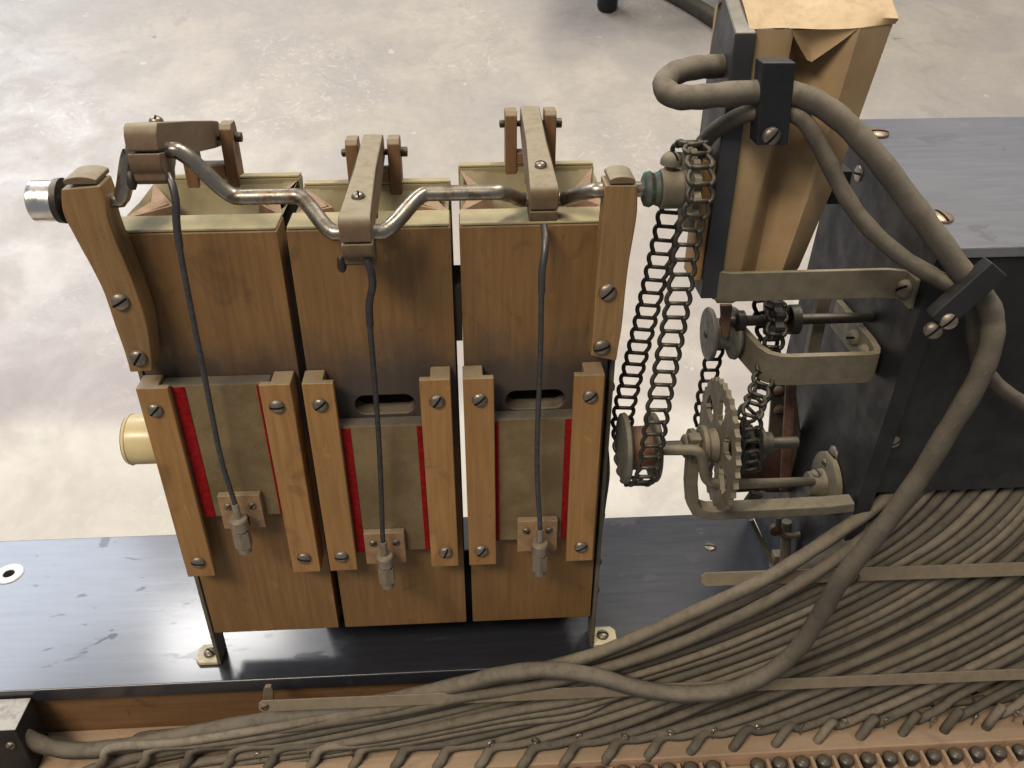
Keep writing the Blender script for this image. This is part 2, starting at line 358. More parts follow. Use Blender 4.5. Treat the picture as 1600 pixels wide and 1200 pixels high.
# wood rail under the deck, valve board in front
rl = MB().box((-.36, -.008, -.092), (.66, .10, -.0425)).build('rail', M['tan'], None, .001)
tag(rl, 'orange tan wooden rail running below the front edge of the black board', 'rail')
vb = thing('valve_board', (.2, -.05, -.10), 'pale wooden valve board with rows of black buttons along the bottom', 'board')
MB().box((-.30, -.0535, -.11), (.66, -.009, -.08)).build('top_board', M['pale'], vb, .001)
MB().box((-.30, -.098, -.12), (.66, -.0545, -.0915)).build('front_board', M['pale'], vb, .0006)
PITCHB = .01525
bx0 = P(1181, 1188, z=-.086).x
k = -24
while k < 20:
    x = bx0+PITCHB*k; k += 1
    if k-1 == -1: continue
    p = V((x, -.0585, -.0912))
    MB().lathe(p, ZP, [(0, .0040), (.0035, .0042), (.0036, .0049), (.0056, .0051), (.0072, .0044), (.0083, .0027), (.0087, .0003)], 18).build('button', M['button'], vb)
    mbp = MB().box((x+PITCHB/2-.0012, -.0665, -.0912), (x+PITCHB/2+.0012, -.0548, -.0845)); mbp.build('divider', M['pale'], vb, .0004)
for i in range(-12, 12):
    x = P(1250, 1150, z=-.08).x+i*.0305*1.0+R(-.001, .001); y = -.0405+R(-.002, .002)
    c = V((x, y, -.0803)); a = R(-.9, .9); d = V((math.cos(a), math.sin(a), 0))
    top = c+V((R(-.001, .001), 0, .0075))
    ring = [top+d*(.0021*math.cos(t))+ZP*(.0021*math.sin(t)+.0018) for t in [2*math.pi*j/14 for j in range(14)]]
    MB().tube([c, top], .0007, 8).tube(ring, .0008, 8, closed=True).build('eye_screw', M['eye'], vb)
for i in range(10, 26):
    x = -.14+i*.0305; MB().lathe(V((x, -.018+R(-.002, .002), -.0803)), ZP, [(0, .0045), (.001, .0045), (.0013, .003)], 14).build('port', M['slot'], vb)

M['board_dusty'] = plain('black_block_with_pale_dust', (.022, .021, .021), None, .6, .95, 60, .2, .3, 500, .5, (.40, .38, .36))
# little black end bracket, lower left
eb = thing('end_bracket', P(20, 1150, y=-.03), 'black block with a screw at the lower left, grey dusty top', 'bracket')
a = P(-60, 1082, y=-.016); b = P(47, 1082, y=-.016)
MB().box((b.x-.05, -.040, -.098), (b.x-.001, -.0155, -.0355)).build('block', M['board_dusty'], eb, .0008)
screw(V((b.x-.008, -.0404, -.050)), YM, .0030, eb, .6)
screw(V((b.x-.020, -.028, -.0352)), ZP, .0030, eb, .6)
wb = MB().box((b.x-.012, -.066, -.0795), (b.x+.016, -.046, -.070)).build('wood_block', M['pale'], None, .001)
tag(wb, 'small pale wooden block below the black end bracket', 'block')

# ================================================================== WIND MOTOR UNITS
UN = [(0., .0810), (.0853, .1655), (.1698, .2485)]
YR = [.074, .060, .086]
PIN = [(.080, .3030), (.066, .2976), (.092, .3046)]
RX = [.0335, .1245, .2115]
FW = [(.0064, .0010), (.0046, .0028), (.0018, .0034)]
SLIDE = [(.1080, .1990), (.0755, .1690), (.0805, .1705)]
ULAB = ['leftmost wooden bellows unit, its slide raised to cover the port slot',
        'middle wooden bellows unit, the one with its slide lowest',
        'rightmost wooden bellows unit, beside the chain drive']
SLAB = ['khaki slide valve with the widest red strip, on the leftmost bellows unit',
        'khaki slide valve in the middle unit, below an open oval slot',
        'khaki slide valve in the rightmost unit, next to the chain drive']
for i, (x0, x1) in enumerate(UN):
    un = thing('bellows_unit', ((x0+x1)/2, .02, 0), ULAB[i], 'bellows', 'wind motor bellows units')
    yr = YR[i]; cx = (x0+x1)/2
    # front board with its oval port cut through the face
    sz = .1765; sx = cx; hw = .0165; hh = .0060
    ov = []
    for t in range(24):
        a = 2*math.pi*t/24; ov.append((sx+(hw-hh)*(1 if math.cos(a) > 0 else -1)+hh*math.cos(a), sz+hh*math.sin(a)))
    mb = MB()
    rect = [(x1, sz), (x1, .28), (cx, .28), (x0, .28), (x0, sz), (x0, 0), (cx, 0), (x1, 0)]
    O = [(x, 0, z) for x, z in ov]; I = [(x, .012, z) for x, z in ov]; Q = [(x, 0, z) for x, z in rect]; B = [(x, .02, z) for x, z in rect]
    n0 = 24; vs = O+I+Q+B; fs = []
    for t in range(24): fs.append((t, (t+1) % 24, (t+1) % 24+24, t+24))
    fs.append(tuple(range(24, 48)))
    for q in range(8):
        a, b = q, (q+1) % 8; s0 = q*3; arc = [(s0+j) % 24 for j in range(4)]
        fs.append(tuple([48+a, 48+b]+arc[::-1])); fs.append((48+a, 48+b, 56+b, 56+a))
    fs.append(tuple(range(56, 64)))
    mb.add(vs, fs); mb.build('front_board', M['front'], un, .0009, ang=30)
    MB().box((sx-hw-.001, .0105, sz-.008), (sx+hw+.001, .0118, sz+.008)).build('port', M['slot'], un)
    MB().box((x0+.0004, .0004, .2803), (x1-.0004, .0196, .2818)).build('cloth_edging', M['cream'], un, .0006)
    # rear board, leaning back
    MB().prism([(x0, .0225, .004), (x0, .0335, .004), (x0, yr+.0105, .2800), (x0, yr, .2815)], (x1-x0, 0, 0)).build('rear_board', M['inner'], un, .0009)
    MB().prism([(x0+.0005, yr+.0002, .2818), (x0+.0005, yr+.0103, .2803), (x0+.0005, yr+.0103, .2812), (x0+.0005, yr+.0002, .2827)], (x1-x0-.001, 0, 0)).build('cloth_edging', M['cream'], un)
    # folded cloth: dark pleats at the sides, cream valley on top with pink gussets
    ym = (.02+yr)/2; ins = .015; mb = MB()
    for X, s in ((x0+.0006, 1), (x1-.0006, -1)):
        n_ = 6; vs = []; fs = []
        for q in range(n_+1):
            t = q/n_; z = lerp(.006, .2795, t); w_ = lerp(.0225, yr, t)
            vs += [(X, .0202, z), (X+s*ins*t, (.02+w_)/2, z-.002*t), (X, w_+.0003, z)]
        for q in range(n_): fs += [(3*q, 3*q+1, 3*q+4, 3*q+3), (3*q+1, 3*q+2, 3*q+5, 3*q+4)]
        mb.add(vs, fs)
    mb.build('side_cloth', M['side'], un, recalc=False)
    mb = MB(); vs = []; fs = []; n_ = 10
    xa, xb = x0+.001, x1-.001
    for q in range(n_+1):
        t = q/n_; e = min(t, 1-t)*n_; dz = .030*min(1, e/2.2)
        vs += [(lerp(xa, xb, t), .0195, .2795), (lerp(xa, xb, t), lerp(.02, yr, .28), .2795-dz*.75), (lerp(xa, xb, t), ym+R(-.001, .001), .2795-dz-R(0, .001)), (lerp(xa, xb, t), lerp(.02, yr, .75), .2795-dz*.7), (lerp(xa, xb, t), yr+.0005, .2800)]
    for q in range(n_):
        for c_ in range(4): fs.append((5*q+c_, 5*q+c_+1, 5*q+c_+6, 5*q+c_+5))
    mb.add(vs, fs); mb.build('valley_cloth', M['inner'], un, recalc=False)
    for X, s in ((x0+.0008, 1), (x1-.0008, -1)):
        mb = MB()
        tip = (X+s*.017, ym, .2765)
        a1, a2 = (X, .0205, .2800), (X, yr-.0005, .2805); m1 = (X+s*.006, ym, .2790); low = (X+s*.020, ym, .262)
        mb.add([a1, tip, m1, a2, low, (X+s*.004, .022, .270), (X+s*.004, yr-.002, .270)],
               [(0, 1, 2), (3, 2, 1), (0, 5, 4, 1), (3, 1, 4, 6)])
        mb.build('gusset', M['pink'], un, smooth=False, recalc=False)
    # clevis on the rear board
    py, pz = PIN[i]; c0 = RX[i]
    cl = MB()
    for s in (-1, 1):
        xa_, xb_ = c0+s*.0078, c0+s*.0145
        cl.prism([(min(xa_, xb_), yr+.0008, .262), (min(xa_, xb_), yr-.0015, .2755), (min(xa_, xb_), py-.0068, pz+.0060), (min(xa_, xb_), py-.004, pz+.0085), (min(xa_, xb_), py+.005, pz+.0080), (min(xa_, xb_), py+.0065, pz+.004), (min(xa_, xb_), yr+.0125, .262)], (abs(xb_-xa_), 0, 0))
    cl.box((c0-.0077, yr-.001, .2829), (c0+.0077, yr+.009, .2895))
    ce = cl.build('clevis', M['clevis'], un, .0007)
    MB().lathe(V((c0-.0175, py, pz)), XP, [(0, .0016), (.0005, .0022), (.0025, .0022), (.003, .0017), (.032, .0017), (.0322, .0027), (.0355, .0027), (.0357, .0022)], 14).build('pin', M['darkmetal'], ce)
    # slide guides: rabbeted rails
    gw = .0166; zb, zt = .0655, .2005
    for s in (-1, 1):
        ex = x0-.0008 if s < 0 else x1-.0030
        if i == 2 and s > 0: ex = x1-.0035
        if i == 0 and s > 0: ex = x1-.0022
        ex = ex if s < 0 else ex
        inn = ex-s*gw; mid = ex-s*.0108
        pl = [(ex, 0), (ex, -.0140), (inn, -.0140), (inn, -.0102), (mid, -.0102), (mid, 0)]
        gd = MB().prism([(a, b-.0002, zb) for a, b in pl], (0, 0, zt-zb)).build('guide_rail', M['guide'], un, .0007)
        gx = (ex+inn)/2
        screw((gx+R(-.001, .001), -.0142, zt-.0135), YM, .0042, gd, R(-.5, 1.0))
        screw((gx+R(-.001, .001), -.0142, zb+.0120), YM, .0042, gd, R(-.5, 1.6))
    # slide valve, riding in the guides
    s0, s1 = SLIDE[i]
    lx, rx = x0-.0008+.0112, x1-.0030-.0112
    ilx, irx = x0-.0008+gw, x1-.0030-gw
    sl = thing('slide_valve', ((lx+rx)/2, -.004, s0), SLAB[i], 'slide valve', 'slide valves')
    bl_, br_ = ilx+.0005, irx-.0005
    MB().box((lx, -.0096, s0), (rx, -.0006, s1)).build('slide_body', M['khaki'], sl, .0010)
    for a, b in ((bl_-.0001, bl_+FW[i][0]), (br_-FW[i][1], br_+.0001)):
        MB().box((a, -.0101, s0+.0006), (b, -.0095, s1-.0010)).build('felt_strip', M['felt'], sl, .0002)
    px0 = RX[i]+(.0055 if i == 0 else .0 if i == 2 else -.0035)
    c1 = [.0395, .1190, .2105][i]
    zp = s0+.0100
    pp = [(c1-.0120, zp+.009), (c1+.0120, zp+.009), (c1+.0120, zp-.0155), (c1+.0032, zp-.0155), (c1+.0032, zp-.0065), (c1-.0032, zp-.0065), (c1-.0032, zp-.0155), (c1-.0120, zp-.0155)]
    pt = MB().prism([(a, -.0098, z) for a, z in pp], (0, -.0044, 0)).build('pivot_plate', M['plate'], sl, .0006)
    MB().box((c1-.0033, -.0110, zp-.0155), (c1+.0033, -.0103, zp-.006)).build('notch', M['slot'], sl)
    for s in (-1, 1): screw((c1+s*.0068, -.0143, zp+.0015), YM, .0023, pt, R(-1, 1))
    zc = zp-.0115; yc = -.0235
    nt_ = MB(); nt_.lathe((c1+.0005, yc, zc), ZP, [(-.0130, .0030), (-.0126, .0040), (-.0090, .0043), (-.0088, .0045)], 20)
    nt_.lathe((c1+.0005, yc, zc), ZP, [(-.0086, .0051), (.0030, .0051)], 6)
    nt_.lathe((c1+.0005, yc, zc), ZP, [(.0032, .0040), (.0042, .0040), (.0044, .0050), (.0112, .0051), (.0120, .0046), (.0123, .002)], 20)
    nt_.build('barrel_nut', M['nut'], sl, 0, ang=25)
    MB().tube([(c1+.0005, yc+.003, zc+.006), (c1+.0005, -.0125, zc+.006)], .0022, 10).build('pivot_pin', M['nut'], sl)
    UN[i] = (x0, x1, c1+.0005, yc, zc+.0118)

wt = MB().box((.062, .037, DZ+.0004), (.247, .072, .030)).build('reflection_blocker', M['board_black'], None, .001)  # unseen box added to keep reflections off the board under the motor
tag(wt, 'low black box added on the board behind the bellows units to block reflections', 'blocker')
# little packing block closing the gap between units 2 and 3, seen dark
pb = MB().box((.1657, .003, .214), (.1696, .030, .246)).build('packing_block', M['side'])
tag(pb, 'dark packing block in the gap between the middle and right bellows units', 'block')

# valve rods from crank to slides
rodpts = [
    [(263, 273, -.0150), (270, 292, -.0190), (275, 318, -.021), (276, 350, -.021), (283, 400, -.021), (300, 490, -.0215), (320, 590, -.0215), (345, 715, -.0215)],
    [(573, 405, -.0390), (580, 425, -.040), (582, 448, -.038), (577, 475, -.036), (579, 520, -.034), (584, 580, -.031), (593, 705, -.0245)],
    [(850, 352, -.0030), (852, 372, -.010), (851, 395, -.0145), (847, 425, -.017), (846, 470, -.018), (844, 560, -.019), (839, 720, -.0212)]]
RLAB = ['long bent wire running down to the leftmost slide valve', 'long bent wire running down the middle of the three bellows units', 'long bent wire running down to the rightmost slide valve']
for i, pts in enumerate(rodpts):
    q = [P(a, b, y=c) for a, b, c in pts]+[V((UN[i][2], UN[i][3], UN[i][4]+.012)), V((UN[i][2], UN[i][3], UN[i][4]-.002))]
    c_ = cat(q, 8)
    vr = thing('valve_rod', q[-1], RLAB[i], 'rod', 'valve rods')
    MB().tube(c_, [.0014 if k > 30 else .0018 for k in range(len(c_))], 12).build('wire', M['wire'], vr)
    MB().tube([q[-2]+(q[-1]-q[-2])*.1, q[-1]], .0021, 12).build('threaded_end', M['nut'], vr)

# straps holding the motor at both ends
for nm, xa, sx, lab in (('l', -.0034, -1, 'left steel mounting strap with a cream foot screwed to the black board'), ('r', .2500, 1, 'right steel mounting strap beside the tubes, its foot partly under them')):
    xb = xa+.0026
    tp = thing('mounting_strap', ((xa+xb)/2, .006, DZ), lab, 'strap', 'mounting straps')
    MB().box((xa, -.0005, DZ+.0002), (xb, .0155, .262)).build('upright', M['cast'], tp, .0006)
    f0, f1 = (xa-.0150, xa+.0004) if sx < 0 else (xb-.0004, xb+.0165)
    c = [(f0, .003), (f0+.003, -.0005), (f1, -.0005), (f1, .0155), (f0+.003, .0155), (f0, .012)] if sx < 0 else [(f1, .003), (f1-.003, -.0005), (f0, -.0005), (f0, .0155), (f1-.003, .0155), (f1, .012)]
    ft = MB().prism([(a, b, DZ+.0002) for a, b in c], (0, 0, .0026)).build('foot', M['brass'], tp, .0005)
    screw(((f0+f1)/2-.001*sx, .0075, DZ+.0029), ZP, .0042, ft, .9 if sx < 0 else 1.5)
    if sx > 0:
        for z in (.180, .085, .045, .02): screw((xb, .006, z), XP, .0032, tp, R(0, 1))
    else:
        screw((xa, .006, .03), XM, .0026, tp, .3)

lw = MB().tube(cat([P(943, 660, y=.004), P(949, 710, y=.002), P(950, 745, y=.001), P(944, 790, y=.004), P(938, 835, y=.008)], 6), .0011, 8).build('loose_wire', M['wire'])
tag(lw, 'thin loose dark wire bowing out beside the rightmost bellows unit', 'wire')
# cream tube behind the left unit
cy = thing('cream_tube', (-.02, .05, .1045), 'cream painted metal tube sticking out behind the left bellows unit', 'tube')
c = P(224, 686, y=.05)
MB().lathe(V((c.x-.0085, .05, c.z)), XP, [(0, .0150), (.0006, .0158), (.0022, .0164), (.0026, .0158), (.045, .0158)], 36).build('tube_body', M['cyl'], cy)
MB().lathe(V((c.x-.0088, .05, c.z)), XP, [(0, .0150), (.0003, .0154)], 36).build('rim', M['nut'], cy)

# ================================================================== CRANK
CY, CZ = -.010, .3010
def bracket(pxl, pxr, lab, scr, y0=-.0185, thick=.0150, edge=None):
    br = thing('support_bracket', P(scr[1][0], scr[1][1]+20, y=y0), lab, 'bracket', 'crank support brackets')
    L = cat([P(a, b, y=y0) for a, b in pxl], 4); Rr = cat([P(a, b, y=y0) for a, b in pxr], 4)
    poly = [(p.x, p.z) for p in L]+[(p.x, p.z) for p in Rr[::-1]]
    # rounded outline
    bd = MB().prism([(x, y0, z) for x, z in poly], (0, thick, 0)).build('arm', M['bracket'], br, .0008, ang=50)
    for a, b in scr: screw(P(a, b, y=y0), YM, .0046, br, R(.2, 1.0))
    # upper half of the split bearing
    top = max(z for x, z in poly); xl, xr = L[0].x+.0018, Rr[0].x-.0010
    n_ = 8; arc = [(lerp(xl, xr, k/n_), top+.0006+.0036*math.sin(math.pi*(.06+.88*k/n_))**.35) for k in range(n_+1)]
    MB().prism([(xl, y0, top+.0005), ]+[(x, y0, z) for x, z in arc]+[(xr, y0, top+.0005)], (0, thick+.002, 0)).build('bearing_cap', M['rod'], br, .0006, ang=50)
    return br
bracket([(95, 296), (96, 325), (103, 345), (112, 362), (128, 392), (142, 417), (162, 458), (179, 508), (194, 550), (203, 582)],
        [(156, 290), (165, 315), (170, 345), (182, 380), (196, 412), (213, 455), (229, 504), (235, 545), (238, 580)],
        'left curved wooden bracket holding the silver-tipped end of the crankshaft', [(188, 471), (216, 559)])
bracket([(946, 290), (945, 330), (941, 370), (936, 405), (931, 450), (928, 500), (925, 540), (923, 556)],
        [(996, 290), (996, 330), (990, 370), (983, 410), (978, 450), (972, 510), (967, 540), (963, 565)],
        'right curved wooden bracket holding the crankshaft beside the chain sprocket', [(949, 456), (940, 542)])

cs = thing('crankshaft', (.12, CY, CZ), 'worn steel crankshaft with three throws across the tops of the bellows', 'crankshaft')
rt_ = .0226
TH = [(0., 1.), (-.90, -.46), (.88, -.50)]
def off(i, k=1.): return V((0, TH[i][0]*rt_*k, TH[i][1]*rt_*k))
def ax(x): return V((x, CY, CZ))
def throw(i, xa, xb, ga, gb):
    o = off(i); sm = lambda t: t*t*(3-2*t)
    N_ = 9
    return [ax(lerp(xa-ga, xa, k/N_))+o*sm(k/N_) for k in range(N_+1)]+[ax(lerp(xb, xb+gb, k/N_))+o*sm(1-k/N_) for k in range(N_+1)]
pts = [ax(-.012), ax(.002)]+throw(0, .0258, .0425, .0122, .0260)+[ax(.078), ax(.088)]+throw(1, .1150, .1340, .0210, .0220)+[ax(.165), ax(.180)]+throw(2, .2030, .2205, .0150, .0160)+[ax(.245), ax(.272)]
MB().tube(cat(pts, 3), .0037, 18).build('shaft', M['crank'], cs)
MB().lathe(ax(-.0245), XP, [(0, .0086), (.0008, .0094), (.0108, .0094), (.0112, .0088)], 28).build('end_cap', M['silver'], cs)
MB().lathe(ax(-.0135), XP, [(0, .0100), (.0030, .0104), (.0034, .006)], 28).build('collar', M['darkmetal'], cs)

CLAB = ['dusty connecting rod at the left, raised on the highest crank throw', 'dusty connecting rod of the middle unit, its end hanging lowest', 'dusty connecting rod at the right, standing at the rearmost bellows']
for i in range(3):
    cyz = ax(RX[i])+off(i); pin = V((RX[i], PIN[i][0], PIN[i][1]))
    L = (pin-cyz).length; u = (pin-cyz)/L; v_ = V((0, -u.z, u.y))
    cr0 = thing('connecting_rod', cyz, CLAB[i], 'connecting rod', 'connecting rods')
    def pt3(a, b, x): return cyz+u*a+v_*b+V((x, 0, 0))
    prof = [(-.0112, .0004), (-.0114, .0070), (-.0102, .0106), (-.0078, .0122), (L*.5, .0108), (L-.006, .0092), (L+.0045, .0085), (L+.006, .006), (L+.006, -.0035), (L+.004, -.005), (L-.006, -.0052), (.030, -.0046), (.022, -.0042), (.0215, -.0005), (.0112, .0004)]
    vs = [pt3(a, b, -(.0072 if a < .03 else .0054)) for a, b in prof]+[pt3(a, b, (.0072 if a < .03 else .0054)) for a, b in prof]
    n_ = len(prof); mb = MB(); mb.add(vs, [tuple(range(n_)), tuple(range(n_, 2*n_))]+[(k, (k+1) % n_, (k+1) % n_+n_, k+n_) for k in range(n_)])
    mb.build('rod_body', M['rod'], cr0, .0009, ang=40)
    prof = [(-.0110, -.0006), (.0112, -.0006), (.0112, -.0040), (.0098, -.0068), (.0072, -.0092), (.0068, -.0125), (.0045, -.0144), (-.0045, -.0144), (-.0068, -.0125), (-.0072, -.0095), (-.0100, -.0072), (-.0110, -.0045)]
    MB().prism([pt3(a, b, -.0070) for a, b in prof], (.0140, 0, 0)).build('bearing_cap', M['rod'], cr0, .0006, ang=40)
    screw(pt3(.012, .0116, .0), v_, .0032, cr0, R(0, 1.5), h=.8)
    MB().lathe(pt3(-.006, -.0115, -.0085), -v_, [(-.003, .001), (-.002, .0018), (.003, .0022), (.005, .0012)], 12).build('bolt_end', M['darkmetal'], cr0)

# ================================================================== CHAINS AND WHEELS
def link_mesh(name, wd, pitch, r):
    mb = MB(); h = wd/2
    mb.tube([(-h*.9, 0, 0), (h*.9, 0, 0)], r*1.05, 8)
    for s in (-1, 1):
        mb.tube(cat([(s*h*.74, -.04*pitch, r*.3), (s*h*.92, .0*pitch, r*.5), (s*h*1.07, .20*pitch, r*.4), (s*h*1.06, .46*pitch, 0), (s*h*.84, .80*pitch, -r*.2), (s*h*.72, 1.06*pitch, -r*.1)], 3), r*1.12, 7)
    mb2 = bpy.data.meshes.new(name); mb2.from_pydata(mb.v, [], mb.f); mb2.shade_smooth(); return mb2
def chain(loop, wd, pitch, r, mat, label, closed=True, wide=XP):
    pts = cat(loop, 14, closed)
    if closed: pts.append(pts[0])
    d = [0]
    for a, b in zip(pts, pts[1:]): d.append(d[-1]+(b-a).length)
    n = max(2, round(d[-1]/pitch)); pit = d[-1]/n
    t = thing('drive_chain', min(pts, key=lambda p: p.z), label, 'chain')
    me = link_mesh('chain_link', wd, pit, r); me.materials.append(M[mat])
    def at(s):
        s = s % d[-1] if closed else min(max(s, 0), d[-1])
        for i in range(len(d)-1):
            if d[i+1] >= s: return pts[i].lerp(pts[i+1], (s-d[i])/max(1e-9, d[i+1]-d[i]))
        return pts[-1]
    for k in range(n):
        p, q = at(k*pit), at(k*pit+pit*.98); Y = (q-p).normalized(); X = (V(wide)-Y*V(wide).dot(Y)).normalized()
        X = (X+V((0, 0, R(-.02, .02)))+Y*R(-.02, .02)); X = (X-Y*X.dot(Y)).normalized(); Z = X.cross(Y)
        o = bpy.data.objects.new('chain_link', me); COL.objects.link(o); o.parent = t
        p = p-LOC[t.name]
        o.matrix_local = Matrix(((X.x, Y.x, Z.x, p.x), (X.y, Y.y, Z.y, p.y), (X.z, Y.z, Z.z, p.z), (0, 0, 0, 1)))
    return t
def sprocket(mb, c, r, teeth, th, m=0):
    pts = []
    for k in range(teeth):
        for da, rr in ((0, r*.86), (.28, r), (.55, r), (.83, r*.86)):
            a = 2*math.pi*(k+da)/teeth; pts.append(V(c)+V((-th/2, math.cos(a)*rr, math.sin(a)*rr)))
    mb.prism(pts, (th, 0, 0), m)
# coupling and upper sprocket on the crank axis
SX = .2795
cp = thing('sprocket_coupling', ax(.262), 'dusty coupling with a green corroded collar and sprocket on the crank axis', 'coupling')
MB().tube([ax(.2495), ax(.2720)], .0034, 14).build('shaft', M['darkmetal'], cp)
green = NT('corroded_green_collar'); gg = green.noise(160, 5, .7)
cc = green.mix(green.ramp(gg, .50, .66), (.05, .055, .043), (.02, .22, .14)); green.bump(gg, .5, .001)
MB().lathe(ax(.2575), XP, [(0, .0062), (.0008, .0080), (.0030, .0086), (.0052, .0074), (.0072, .0082), (.0080, .0080)], 24).build('collar', green.done(cc, .6), cp)
MB().lathe(ax(.2656), XP, [(0, .0088), (.0005, .0094), (.0100, .0094), (.0102, .0085), (.0130, .0085)], 26).build('hub', M['cast'], cp)
mb = MB(); sprocket(mb, ax(SX), .0195, 13, .0034); mb.build('sprocket', M['cast'], cp, .0004)
hs = P(1052, 262, y=CY)
screw((.2700, CY, CZ+.0125), ZP, .0052, cp, .4, 'cast', h=.9)
MB().tube([(.2700, CY, CZ+.008), (.2700, CY, CZ+.0125)], .0024, 10).build('screw_shank', M['cast'], cp)
# spool below: two discs and a red-brown barrel
SZ = .1480; SPX = .2660
sp = thing('chain_spool', (.267, CY, SZ-.022), 'grey flanged pulley with red-brown barrel under the long chain', 'pulley')
def axl(x): return V((x, CY, SZ))
MB().lathe(axl(.2575), XP, [(0, .0060), (0, .0185), (.0006, .0200), (.0028, .0205), (.0036, .0198), (.0038, .012)], 36).build('disc', M['pulley'], sp, .0002)
MB().lathe(axl(.2740), XP, [(0, .012), (.0003, .0188), (.0010, .0198), (.0032, .0200), (.0040, .0190), (.0042, .0060)], 36).build('disc', M['pulley'], sp, .0002)
MB().lathe(axl(.2610), XP, [(0, .0125), (.0132, .0125)], 28).build('barrel', M['barrel'], sp)
ch = [(1047, 332, .0090), (1011, 490, .0105), (975, 640, .0130)]
loop = [P(a, b, y=c) for a, b, c in ch]
loop += [V((.2630, .0115, SZ-.006)), V((.2640, .000, SZ-.0205)), V((.2660, -.014, SZ-.0225)), V((.2685, -.0285, SZ-.0085)), V((.2695, -.0320, SZ+.010))]
loop += [P(1030, 628, y=-.0315), P(1056, 490, y=-.0290), P(1077, 360, y=-.0285)]
loop += [V((.2795, -.0310, CZ-.001)), V((.2800, -.0255, CZ+.0140)), V((.2800, CY+.000, CZ+.0215)), V((.2795, .0060, CZ+.0140)), V((.2780, .0105, CZ-.001))]
chain(loop, .0108, .0076, .00108, 'chain', 'long grey ladder chain from the crank sprocket down to the spool')

# axle, big drilled wheel, small sprocket
aw = thing('drilled_wheel', axl(.3145)-V((0, 0, .035)), 'toothed metal wheel with oval holes on the lower axle', 'gear wheel')
mb = MB(); NS = 8; seg = 64; Ro, Rh, Ri = .0345, .0265, .0165; x_ = .3125; th = .0028
# rim + spokes as a grid with holes
def ringpt(a, r, x): return V((x, CY+math.cos(a)*r, SZ+.001+math.sin(a)*r))
vs = []; fs = []
rad = [.006, .0145, .0175, .0220, .0265, .0292, .0345]
na = 96
for xx in (x_, x_+th):
    for r in rad:
        for k in range(na):
            rr = r
            if r == rad[-1]: rr = .0382 if (k % 3) == 1 else .0362
            vs.append(ringpt(2*math.pi*k/na, rr, xx))
nr = len(rad)
hole = lambda i, k: (i in (1, 4) and (k % 16) in (5, 6, 7, 8, 9, 10)) or (i in (2, 3) and (k % 16) in (4, 5, 6, 7, 8, 9, 10, 11))
def solid(i, k): return not hole(i, k % na)
for i in range(nr-1):
    for k in range(na):
        if not solid(i, k): continue
        k2 = (k+1) % na; A = (i*na+k, i*na+k2, (i+1)*na+k2, (i+1)*na+k); o = nr*na
        fs += [A[::-1], tuple(q+o for q in A)]
        if i+1 < nr-1 and not solid(i+1, k) or i == nr-2: fs.append((A[3], A[2], A[2]+o, A[3]+o))
        if i > 0 and not solid(i-1, k): fs.append((A[1], A[0], A[0]+o, A[1]+o))
        if not solid(i, k+1): fs.append((A[1], A[2], A[2]+o, A[1]+o))
        if not solid(i, k-1): fs.append((A[3], A[0], A[0]+o, A[3]+o))
mb.add(vs, fs); mb.build('wheel_disc', M['cast'], aw, 0, ang=30)
MB().lathe(axl(.3020), XP, [(0, .0095), (.0015, .0118), (.0040, .0118), (.0045, .0090), (.0100, .0100), (.0105, .0090)], 26).build('hub', M['cast'], aw)
ax_ = thing('axle', axl(.32), 'dark axle carrying the spool, the drilled wheel and the small sprocket', 'axle')
MB().tube([axl(.2780), axl(.3600)], .0034, 14).build('shaft', M['darkmetal'], ax_)
mb = MB(); sprocket(mb, axl(.3300), .0140, 9, .0032); mb.build('sprocket', M['chainold'], ax_, .0003)
MB().lathe(axl(.3355), XP, [(0, .0080), (.001, .0105), (.0035, .0105), (.004, .0070), (.009, .0065)], 24).build('collar', M['darkmetal'], ax_)

# chain over the small sprocket, up behind the bracket
U2 = P(1208, 500, y=.020)
loop = [P(1174, 650, y=-.0240), P(1186, 612, y=-.010), P(1202, 560, y=.006), P(1214, 510, y=.010), U2+V((0, .002, .010)), U2+V((-.003, .012, .004)), P(1203, 560, y=.022), P(1190, 620, y=.016), V((.3300, .0065, SZ+.002)), V((.3295, .000, SZ-.0125)), V((.3290, -.0140, SZ-.0150)), V((.3295, -.0250, SZ-.004))]
chain(loop, .0098, .0078, .00115, 'chainold', 'short dark greasy chain from the small sprocket up behind the bracket')
loop = [P(1118, 545, y=.030), P(1112, 570, y=.031), P(1106, 600, y=.031), P(1100, 630, y=.030), P(1097, 665, y=.028)]
chain(loop, .0088, .0078, .00105, 'chainold', 'thin dark chain hanging from the grey pulley behind the drilled wheel', closed=False)
us = thing('upper_sprocket', U2-V((0, 0, .012)), 'dark sprocket on its shaft, tucked under the upper strap', 'sprocket')
mb = MB(); sprocket(mb, U2, .0125, 9, .005); mb.build('sprocket', M['chainold'], us, .0003)
MB().tube([U2-V((.030, 0, 0)), U2+V((.057, 0, 0))], .0030, 12).build('shaft', M['darkmetal'], us)
MB().lathe(U2+V((.008, 0, 0)), XP, [(0, .007), (.001, .0085), (.006, .0085), (.007, .006)], 22).build('collar', M['chainold'], us)
MB().lathe(U2-V((.022, 0, 0)), XP, [(0, .004), (.001, .006), (.005, .006), (.006, .004)], 22).build('collar', M['chainold'], us)
